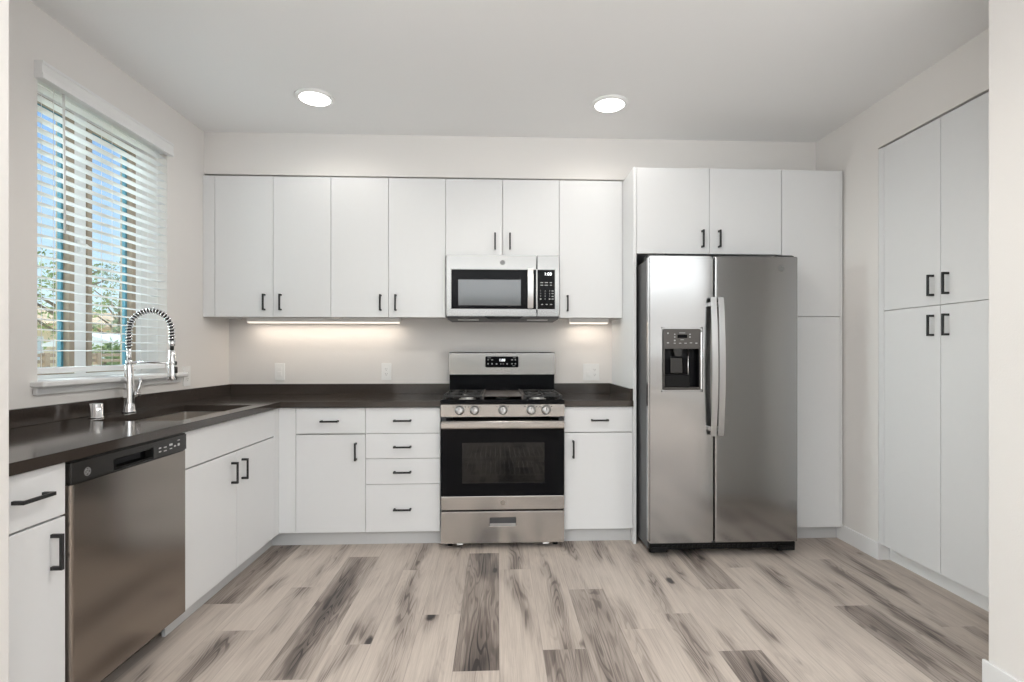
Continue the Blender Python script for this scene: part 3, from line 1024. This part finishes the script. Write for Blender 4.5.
for xx in (RX0 + .03, RX1 - .03, RC - .20, RC + .20, RC):
    hb.box(xx - .014, xx + .014, RY - .034, RY + .001, .752, .776, .002)
hb.build('handle', 'steel_range', odo)
# control panel, slightly leaning back, and its knobs
CZ0, CZ1 = .8080, .8820
cpn = B().prism([(RY - .002, CZ0), (RY - .002, CZ1), (RY + .06, CZ1), (RY + .06, CZ0)], 'X', RX0, RX1, bev=.002)
cpo = cpn.build('control_panel', 'steel_range', t)
KX = (-.2335, -.142, .0305, .203, .2945)
for kx in KX:
    kb = B().lathe((kx, RY - .0015, .8485), [(.029, 0), (.029, -.005), (.0245, -.009), (.0235, -.026), (.021, -.031), (.0, -.031)], 'Y')
    kb.box(kx - .0062, kx + .0062, RY - .041, RY - .026, .8275, .8695, .0025)
    ko = kb.build('knob', 'handle_steel', t)
    B().box(kx - .0012, kx + .0012, RY - .0415, RY - .0405, .856, .868).build('knob_mark', 'black', ko)
pm = B()
for kx in KX:
    for dx in ((-.038, .020), (.034, .020)):
        pm.box(kx + dx[0] - .004, kx + dx[0] + .004, RY - .0028, RY - .0012, .8485 + dx[1] - .002, .8485 + dx[1] + .002)
pm.build('panel_print', 'badge_dark', cpo)
# cooktop
ct = B()
ct.box(RX0 + .001, RX1 - .001, RY + .004, 3.790, .884, .9010, .006, 3)
ct.prism([(RY - .004, .8835), (RY - .004, .900), (RY + .004, .911), (RY + .030, .911), (RY + .034, .900), (RY + .034, .8835)], 'X', RX0 + .001, RX1 - .001)
ct.build('cooktop', 'black_enamel', t)
for xx in (RX0 + .155, RX1 - .155):
    for yy in (RY + .155, 3.61):
        B().lathe((xx, yy, .9005), [(.055, .0005), (.055, .004), (.042, .006), (.042, .014), (.036, .018), (.0, .0185)]).build('burner', ['burner'], t)
B().lathe((RC, 3.41, .9005), [(.045, .0005), (.045, .004), (.034, .006), (.034, .012), (.028, .015), (.0, .0155)]).build('burner', 'burner', t)
GZ = .9365
for (xa, xb) in ((RX0 + .016, RC - .135), (RC + .135, RX1 - .016)):
    g = B()
    y0, y1 = RY + .045, 3.715
    tk = .006
    xm = (xa + xb) / 2
    for x_ in (xa, xb):
        g.box(x_ - tk, x_ + tk, y0, y1, GZ - .014, GZ, .002)
    for y_ in (y0, (y0 + y1) / 2, y1):
        g.box(xa, xb, y_ - tk, y_ + tk, GZ - .014, GZ, .002)
    for yc in (RY + .155, 3.61):
        for k in range(8):
            an = k * PI / 4
            ex = xm + math.cos(an) * (xb - xa) / 2 * (1 if k % 2 == 0 else .98)
            ey = yc + math.sin(an) * .105
            p0 = Vector((xm + math.cos(an) * .024, yc + math.sin(an) * .024, GZ + .001))
            g.tube([p0, (ex, ey, GZ - .004)], .0052, 6)
    for x_ in (xa, xb):
        for y_ in (y0 + .01, y1 - .01):
            g.box(x_ - tk, x_ + tk, y_ - .008, y_ + .008, .9012, GZ - .013)
    g.build('grate', 'cast_iron', t)
g = B()
g.box(RC - .126, RC + .126, RY + .050, 3.712, GZ - .012, GZ - .004, .003)
for x_ in (RC - .122, RC + .122):
    g.box(x_ - .006, x_ + .006, RY + .048, 3.715, GZ - .014, GZ + .004, .002)
    for y_ in (RY + .06, 3.70):
        g.box(x_ - .006, x_ + .006, y_ - .008, y_ + .008, .9012, GZ - .013)
g.build('griddle', 'griddle', t)
# backguard
BY = 3.722
B().box(RX0 + .004, RX1 - .004, BY + .012, 3.792, .9012, 1.045, .002).build('vent_riser', 'black_enamel', t)
bg = B().prism([(BY + .006, 1.041), (BY, 1.046), (BY, 1.196), (BY + .006, 1.203), (3.795, 1.203), (3.795, 1.041)], 'X', RX0 + .002, RX1 - .002, bev=.001)
bgo = bg.build('backguard', 'steel_range', t)
DCX = .0285
dp = B().prism([(u + DCX, v + 1.133) for u, v in rrect(-.118, .118, -.039, .039, .008)], 'Y', BY - .0025, BY + .001)
dpo = dp.build('display', 'black_gloss', t)
tx = B()
text_mesh(tx, '1:00', .026, facing_y(DCX + .002, BY - .0028, 1.145))
tx.build('clock_digits', 'digit', dpo)
ic = B()
for (u, v, w, h) in ((-.098, 1.148, .010, .004), (-.070, 1.148, .014, .004), (-.098, 1.120, .008, .009), (-.070, 1.120, .008, .009), (-.038, 1.119, .010, .007), (-.008, 1.119, .005, .007), (.010, 1.119, .005, .007), (.037, 1.119, .009, .008), (.072, 1.148, .012, .007), (.096, 1.148, .008, .007), (.072, 1.120, .010, .007), (.096, 1.120, .009, .007), (-.090, 1.162, .024, .002), (.090, 1.162, .022, .002), (.085, 1.105, .020, .002)):
    ic.box(DCX + u - w / 2, DCX + u + w / 2, BY - .0032, BY - .0026, v - h / 2, v + h / 2)
ic.build('icon_print', 'mark', dpo)

# ------------------------------------------------------------------ microwave
t = thing('microwave', 'stainless steel over-the-range microwave hung under the short wall cabinet', 'microwave', (.033, 3.6, 1.43))
MX0, MX1, MZ0, MZ1 = -.3400, .4080, 1.4410, 1.8460
MY = 3.462
bo = B().box(MX0 + .002, MX1 - .002, MY + .045, 3.853, 1.4400, MZ1 + .001).build('body', 'steel', t)
wx0, wx1, wz0, wz1 = -.308, .2545, 1.489, 1.7505
fx1 = .258
fr = B().cells([MX0, wx0, wx1, fx1], [MZ0, wz0, wz1, MZ1], lambda i, j: not (i == 1 and j == 1), 'Y', MY, MY + .040, bev=.004)
fro = fr.build('door', 'steel', t)
B().box(wx0, wx1, MY + .003, MY + .020, wz0, wz1, .001).build('door_glass', 'black_gloss', fro)
B().box(-.262, .152, MY + .0015, MY + .004, 1.512, 1.683).build('door_window', 'mw_mesh', fro)
hm = B()
hp = []
for i in range(15):
    s = i / 14
    hp.append((MY - .020 - .022 * math.sin(PI * s), 1.4925 + s * .262))
hq = [(y - .010, z) for y, z in hp]
hm.prism(hp + hq[::-1], 'X', .196, .233, bev=.0012)
for zz in (1.502, 1.745):
    hm.box(.202, .227, MY - .024, MY + .004, zz - .010, zz + .010, .002)
hm.build('handle', 'handle_steel', fro)
cpn = B().cells([fx1 + .002, fx1 + .003, .3795, MX1], [MZ0, wz0, wz1, MZ1], lambda i, j: not (i == 1 and j == 1), 'Y', MY, MY + .040, bev=.003)
cpo = cpn.build('control_side', 'steel', t)
kp = B().box(fx1 + .004, .3795, MY + .001, MY + .020, wz0, wz1, .001).build('keypad', 'black_gloss', t)
d_ = B()
text_mesh(d_, '1:00', .030, facing_y(.333, MY + .0005, 1.722))
d_.build('clock_digits', 'digit', kp)
for r, row in enumerate(('123', '456', '789', ' 0 ')):
    for c, ch in enumerate(row):
        kt = B()
        if ch == ' ':
            kt.box(.284 + c * .030 - .005, .284 + c * .030 + .005, MY + .0003, MY + .0009, 1.556 - .004, 1.556 + .004)
        else:
            text_mesh(kt, ch, .014, facing_y(.284 + c * .030, MY + .0006, 1.610 - r * .018))
        kt.build('key', 'mark', kp)
for (xx, zz, w) in ((.292, 1.665, .018), (.322, 1.665, .020), (.352, 1.665, .014), (.292, 1.648, .018), (.322, 1.648, .022), (.352, 1.648, .012), (.364, 1.610, .014), (.364, 1.592, .014), (.364, 1.574, .014), (.364, 1.556, .014), (.294, 1.520, .012), (.324, 1.520, .012), (.354, 1.520, .014)):
    B().box(xx - w / 2, xx + w / 2, MY + .0003, MY + .0009, zz - .0026, zz + .0026).build('key', 'mark', kp)
badge(t, (.031, MY, 1.797), .0165, 'Y', 'badge', 'badge_line')
un = B().prism([(MY + .004, 1.4405), (MY + .012, 1.430), (MY + .05, 1.4225), (3.85, 1.4225), (3.85, 1.4395), (MY + .042, 1.4395)], 'X', MX0 + .004, MX1 - .004)
un.build('underside', 'dark_case', t)
B().prism([(MX0 + .245, 1.4405), (MX0 + .275, 1.424), (MX1 - .265, 1.424), (MX1 - .235, 1.4405)], 'Y', MY + .002, MY + .03).build('vent_slot', 'black_plastic', t)
B().box(MX0 + .07, MX0 + .21, MY + .06, MY + .11, 1.419, 1.4235, .001).build('task_light_cover', 'plastic_white', t)
B().box(MX1 - .21, MX1 - .07, MY + .06, MY + .11, 1.419, 1.4235, .001).build('task_light_cover', 'plastic_white', t)

# ------------------------------------------------------------------ fridge
t = thing('fridge', 'stainless steel side-by-side fridge with an ice dispenser in its left door', 'fridge', (1.32, 3.45, 0))
FY = 3.000
cs = B().box(.886, 1.758, FY + .068, 3.82, .035, 1.752, .006).box(.892, 1.752, FY + .050, FY + .07, .095, 1.750)
cs.build('case', 'dark_case', t)
for sx in (.93, 1.71):
    for sy in (FY + .11, 3.74):
        B().cyl((sx, sy, 0), (sx, sy, .036), .022, .020, 14).build('foot', 'black_plastic', t)
gr = B().box(.890, 1.760, FY + .020, FY + .066, .044, .080, .004)
for i in range(24):
    xx = .96 + i * .030
    gr.box(xx, xx + .018, FY + .0165, FY + .021, .052, .070)
gr.box(1.655, 1.752, FY + .008, FY + .02, .032, .060, .003).box(.898, .99, FY + .008, FY + .02, .032, .060, .003)
gr.build('base_grille', 'black_plastic', t)
DZ0, DZ1 = .086, 1.765
qx0, qx1, qz0, qz1 = .960, 1.186, .980, 1.338
ld = B().cells([.8750, qx0, qx1, 1.2610], [DZ0, qz0, qz1, DZ1], lambda i, j: not (i == 1 and j == 1), 'Y', FY, FY + .048, bev=.010, seg=4)
ldo = ld.build('freezer_door', 'steel_fridge', t)
rd = B().box(1.2670, 1.7660, FY, FY + .048, DZ0, DZ1, .010, 4)
rdo = rd.build('fridge_door', 'steel_fridge', t)
for o in (ldo, rdo):
    for p in o.data.polygons:
        p.use_smooth = False
# dispenser
ds = B()
ds.cells([qx0 + .002, qx0 + .010, qx1 - .010, qx1 - .002], [qz0 + .002, qz0 + .016, 1.222, qz1 - .002], lambda i, j: not (i == 1 and j == 1), 'Y', FY - .004, FY + .046, bev=.003)
dso = ds.build('dispenser', 'grey_panel', t)
B().box(qx0 + .010, qx1 - .010, FY + .040, FY + .046, qz0 + .016, 1.222).box(qx0 + .010, qx0 + .016, FY + .004, FY + .04, qz0 + .016, 1.222).box(qx1 - .016, qx1 - .010, FY + .004, FY + .04, qz0 + .016, 1.222).build('cavity', 'black_gloss', dso)
B().prism([(qx0 + .064, 1.222), (qx0 + .072, 1.178), (qx0 + .112, 1.178), (qx0 + .120, 1.222)], 'Y', FY + .006, FY + .036, bev=.003).build('nozzle', 'dish_panel', dso)
B().box(qx0 + .052, qx0 + .128, FY + .026, FY + .034, 1.076, 1.172, .006).build('paddle', 'dish_panel', dso)
B().box(qx0 + .016, qx1 - .062, FY + .012, FY + .040, qz0 + .016, 1.070, .006).build('drip_tray', 'black_plastic', dso)
B().cyl((qx0 + .160, FY + .030, qz0 + .018), (qx0 + .160, FY + .030, 1.222), .0035, n=10).build('water_tube', 'chrome', dso)
B().box(qx0 + .084, qx0 + .142, FY - .0052, FY - .0036, 1.284, 1.304, .0006).build('display', 'black_gloss', dso)
ic = B()
for (u, v, w, h) in ((.028, 1.312, .008, .008), (.068, 1.306, .007, .006), (.068, 1.290, .007, .006), (.158, 1.306, .009, .006), (.158, 1.290, .009, .006), (.112, 1.314, .036, .003), (.112, 1.274, .020, .003), (.068, 1.270, .009, .008), (.028, 1.256, .012, .006), (.068, 1.254, .012, .004), (.100, 1.254, .014, .004), (.132, 1.254, .014, .004), (.164, 1.256, .014, .004), (.196, 1.254, .012, .006)):
    ic.box(qx0 + u - w / 2, qx0 + u + w / 2, FY - .0050, FY - .0042, v - h / 2, v + h / 2)
ic.build('button_print', 'mark', dso)
B().box(qx1 - .004, qx1 + .006, FY - .003, FY + .004, qz0 + .005, 1.318, .002).build('trim_strip', 'chrome', dso)
# bowed door handles
for (xa, par) in ((1.2455, ldo), (1.2890, rdo)):
    hm = B()
    prf = []
    for i in range(21):
        s = i / 20
        z = .716 + s * (1.520 - .716)
        bow = 1 - (2 * s - 1) ** 2
        prf.append((FY - .038 - .026 * bow, z))
    back = [(y + .012, z) for y, z in prf]
    hm.prism(prf + back[::-1], 'X', xa - .0165, xa + .0165, bev=.003)
    for zz in (.757, 1.480):
        hm.box(xa - .018, xa + .008, FY - .040, FY + .0005, zz - .012, zz + .012, .003)
    hm.build('handle', 'handle_steel', par)
badge(t, (1.664, FY, 1.695), .0185, 'Y', 'badge', 'badge_line')
for (xa, xb) in ((.890, .985), (1.660, 1.755)):
    B().prism([(FY + .020, 1.752), (FY + .024, 1.772), (FY + .05, 1.781), (FY + .15, 1.778), (FY + .16, 1.752)], 'X', xa, xb, bev=.002).build('hinge_cover', 'black_plastic', t)

# ------------------------------------------------------------------ window blind
t = thing('window_blind', 'white slatted horizontal blind hanging open in the kitchen window', 'blind', (-1.97, 2.72, 2.4))
v = B()
v.prism([(XL + .0005, 2.352), (-1.903, 2.352), (-1.903, 2.372), (-1.907, 2.376), (-1.907, 2.410), (-1.903, 2.414), (-1.903, 2.424), (XL + .0005, 2.424)], 'Y', 2.268, 3.155, bev=.001)
v.build('valance', 'trim', t)
B().box(-1.998, -1.946, WY0 + .004, WY1 - .004, 2.362, 2.402, .002).build('headrail', 'blind', t)
sl = B()
NS = 27
z = 2.338
zs = []
while z > 1.165:
    zs.append(z)
    z -= .0452
for z in zs:
    # slightly crowned slat, tipped a few degrees
    tip = -.02
    pts = []
    for i in range(7):
        u = -.025 + .05 * i / 6
        w = .0022 * (1 - (u / .025) ** 2)
        pts.append((u, w))
    lo = [(u, w - .0028) for u, w in pts][::-1]
    poly = [(-1.970 + u * math.cos(tip) - w * math.sin(tip), z + u * math.sin(tip) + w * math.cos(tip)) for u, w in pts + lo]
    # prism along Y takes (x, z)
    sl.prism(poly, 'Y', WY0 + .006, WY1 - .006)
sl.build('slat_panel', 'blind', t)
B().box(-1.995, -1.946, WY0 + .006, WY1 - .006, 1.108, 1.134, .004).build('bottom_rail', 'blind', t)
co = B()
for yy in (WY0 + .085, 2.717, WY1 - .085):
    for xx in (-1.996, -1.9445):
        co.tube([(xx, yy, 2.365), (xx, yy, 1.134)], .0011, 6)
co.build('ladder_cord', 'plastic_white', t)
B().tube([(-1.938, 2.415, 2.355), (-1.932, 2.412, 2.0), (-1.930, 2.412, 1.73)], .0045, 8).build('tilt_wand', 'plastic_white', t)

# ------------------------------------------------------------------ outlets and switches
def plate(name, label, cat, c, w, face, inserts, group=None):
    """c: centre on the wall; inserts: list of (offset, kind)"""
    t = thing(name, label, cat, c, group)
    ax = 1 if face == 'Y' else 0

    def bx(b, u0, u1, d0, d1, z0, z1, bev=0):
        # u along the wall, d out of it
        if face == 'Y':
            b.box(c[0] + u0, c[0] + u1, c[1] - d1, c[1] - d0, c[2] + z0, c[2] + z1, bev)
        else:
            b.box(c[0] + d0, c[0] + d1, c[1] + u0, c[1] + u1, c[2] + z0, c[2] + z1, bev)
        return b
    bx(B(), -w / 2, w / 2, .0003, .0065, -.062, .062, .002).build('cover_plate', 'plastic_white', t)
    for off, kd in inserts:
        b = B()
        bx(b, off - .0170, off + .0170, .006, .0085, -.0335, .0335, .001)
        if kd == 'switch':
            r_ = b.build('rocker', 'plastic_white', t)
            bx(B(), off - .0145, off + .0145, .0083, .0125, -.030, .002, .002).build('rocker_pad', 'plastic_white', r_)
        else:
            r_ = b.build('receptacle', 'plastic_white', t)
            s = B()
            for zz in (.018, -.018):
                bx(s, off - .0075, off - .0055, .0083, .0089, zz - .002, zz + .006)
                bx(s, off + .0050, off + .0070, .0083, .0089, zz - .001, zz + .005)
                bx(s, off - .002, off + .002, .0083, .0089, zz - .010, zz - .006)
            s.build('socket_slot', 'slot', r_)
            if kd == 'gfci':
                bx(B(), off - .007, off + .007, .0083, .0096, -.004, .004, .0005).build('test_button', 'plastic_white', r_)
    return t


plate('wall_switch', 'white rocker switch plate on the back wall nearest the corner', 'switch', (-1.580, YB, 1.061), .072, 'Y', ((0, 'switch'),))
plate('wall_outlet', 'white single outlet plate on the back wall left of the range', 'outlet', (-.815, YB, 1.061), .072, 'Y', ((0, 'gfci'),))
plate('switch_outlet_plate', 'white double plate with a rocker and an outlet right of the range', 'outlet', (.693, YB, 1.055), .122, 'Y', ((-.024, 'switch'), (.026, 'outlet')))
plate('wall_outlet', 'white single outlet plate on the window wall right of the faucet', 'outlet', (XL, 3.338, 1.053), .072, 'X', ((0, 'gfci'),))

# ------------------------------------------------------------------ lights in the room
def downlight(c, label, power=8):
    t = thing('ceiling_light', label, 'ceiling light', (c[0], c[1], ZC), 'round ceiling downlights')
    B().lathe((c[0], c[1], ZC), [(.108, -.0005), (.107, -.006), (.098, -.012), (.086, -.013), (.086, -.006), (.02, -.006)]).build('trim_ring', 'plastic_white', t)
    B().lathe((c[0], c[1], ZC), [(.085, -.0075), (.083, -.0125), (.05, -.0145), (.0, -.015)]).build('diffuser', 'lamp', t)
    light('downlight_beam' if c[1] > 2.5 else 'added_downlight_beam', 'SPOT', (c[0], c[1], ZC - .03), power, (1, .95, .88), (0, 0, 0), spot_size=math.radians(168), spot_blend=.5, shadow_soft_size=.08)
    return t


downlight((-1.045, 3.030), 'round lit ceiling light on the sink side, left of the pair near the wall cabinets')
downlight((.655, 3.035), 'round lit ceiling light before the fridge, right of the pair near the wall cabinets')
downlight((.05, 1.80), 'added round ceiling light out of view in the middle of the kitchen, nearest the camera', 56)  # unseen third downlight, added as fill for cabinets and floor


def strip(x0, x1, label):
    t = thing('under_cabinet_light', label, 'light', ((x0 + x1) / 2, 3.7675, ZU0), 'slim lights under the wall cabinets')
    B().box(x0, x1, 3.745, 3.790, 1.417, 1.4475, .003).build('housing', 'plastic_white', t)
    B().box(x0 + .006, x1 - .006, 3.747, 3.788, 1.408, 1.418, .002).build('diffuser', 'strip', t)
    light('under_cabinet_glow', 'AREA', ((x0 + x1) / 2, 3.7675, 1.406), 1.3 * (x1 - x0), (1, .87, .73), (0, 0, 0), shape='RECTANGLE', size=x1 - x0 - .02, size_y=.03)


strip(-1.766, -.699, 'long slim lit light bar under the two left wall cabinets')
strip(.515, .801, 'short slim lit light bar under the single-door wall cabinet')

# ------------------------------------------------------------------ outside the kitchen window
g = B().box(-60, -2.25, -20, 70, -.4, -.05)
struct(g.build('ground', 'dry_grass'))
t = thing('fence', 'brown wooden post and rail fence outside the kitchen window', 'fence', (-8, 11, -.05))
fy0 = 5.975
posts = [fy0 + 1.2 * i for i in range(9)]
for py_ in posts:
    B().box(-8.05, -7.95, py_ - .05, py_ + .05, -.06, 1.20, .01).build('post', 'fence', t)
for zz in (1.155, 1.04, .80, .45):
    B().box(-8.02, -7.98, posts[0] - .2, posts[-1] + .2, zz - .03, zz + .03, .005).build('rail', 'fence', t)
# long low house beyond the fence
t = thing('house', 'long cream house with a tan roof beyond the fence', 'house', (-20, 22, -.05))
B().box(-24, -19, 10, 40, -.06, 2.35).build('wall', 'stucco', t)
B().prism([(-24.5, 2.30), (-18.6, 2.30), (-18.6, 2.45), (-21.5, 3.4), (-24.5, 2.45)], 'Y', 9.5, 40.5).build('roof', 'roof', t)
for yy in (13, 17.5, 22, 27):
    wf = B().cells([yy - .6, yy - .52, yy + .52, yy + .6], [.9, .98, 1.8, 1.88], lambda i, j: not (i == 1 and j == 1), 'X', -19.0, -18.94).build('window', 'trim', t)
    B().box(-19.0, -18.98, yy - .52, yy + .52, .98, 1.80).build('window_pane', 'shed', wf)
t = thing('shed', 'small pale blue shed behind the fence', 'shed', (-10.5, 14.5, -.05))
B().box(-11.6, -10.0, 14.2, 15.6, -.06, 1.40).build('wall', 'shed', t)
B().prism([(-11.8, 1.36), (-9.8, 1.36), (-9.8, 1.42), (-10.8, 1.72), (-11.8, 1.42)], 'Y', 14.0, 15.8).build('roof', 'trim', t)


def tree(x, y, h, cr, label, leafm, seed, ntuft=240, ground=-.06):
    rr = random.Random(seed)
    t = thing('tree', label, 'tree', (x, y, ground), 'trees outside the window')
    tr = B()
    top = ground + h * .55
    tr.tube([(x, y, ground), (x + .05, y + .03, ground + h * .3), (x - .03, y, top), (x, y, ground + h * .85)], .1, 8, rads=[.14, .11, .08, .02])
    for k in range(7):
        a = rr.random() * 6.28
        z0 = ground + h * (.35 + .06 * k)
        tr.tube([(x, y, z0), (x + math.cos(a) * cr * .4, y + math.sin(a) * cr * .4, z0 + h * .10), (x + math.cos(a) * cr * .75, y + math.sin(a) * cr * .75, z0 + h * .16)], .04, 6, rads=[.05, .035, .012])
    tr.build('trunk', 'bark', t)
    cw = bmesh.new()
    for k in range(ntuft):
        # tufts spread over an uneven crown
        while True:
            p = Vector((rr.uniform(-1, 1), rr.uniform(-1, 1), rr.uniform(-1, 1)))
            if .35 < p.length < 1:
                break
        c = Vector((x, y, ground + h * .64)) + Vector((p.x * cr, p.y * cr, p.z * h * .36))
        if noise.noise(c * 1.3) < -.12:
            continue
        for q in range(9):
            d = Vector((rr.gauss(0, 1), rr.gauss(0, 1), rr.gauss(0, .8))).normalized()
            b0 = c + d * rr.uniform(.02, .22)
            s = rr.uniform(.05, .10)
            u = d.cross(Vector((rr.random(), rr.random(), rr.random()))).normalized()
            w = u.cross(d).normalized()
            vs = [cw.verts.new(b0 + u * s * .0 - d * s), cw.verts.new(b0 + u * s * .45 + w * s * .1), cw.verts.new(b0 + d * s), cw.verts.new(b0 - u * s * .45 + w * s * .1)]
            cw.faces.new(vs)
    B_ = B()
    B_._add(cw)
    B_.build('crown', leafm, t)


tree(-13.4, 16.6, 4.4, 1.5, 'pale leafy tree outside the window seen through its left pane', 'leaf', 3)
tree(-14.0, 20.0, 4.6, 1.6, 'tall grey-green tree outside the window seen through its right pane', 'leaf_b', 5)
tree(-13.6, 11.6, 4.0, 1.3, 'broad tree outside, farthest left through the window', 'leaf_b', 8)
tree(-9.0, 12.6, 1.5, .65, 'low round green bush just behind the fence', 'leaf', 11, 160)
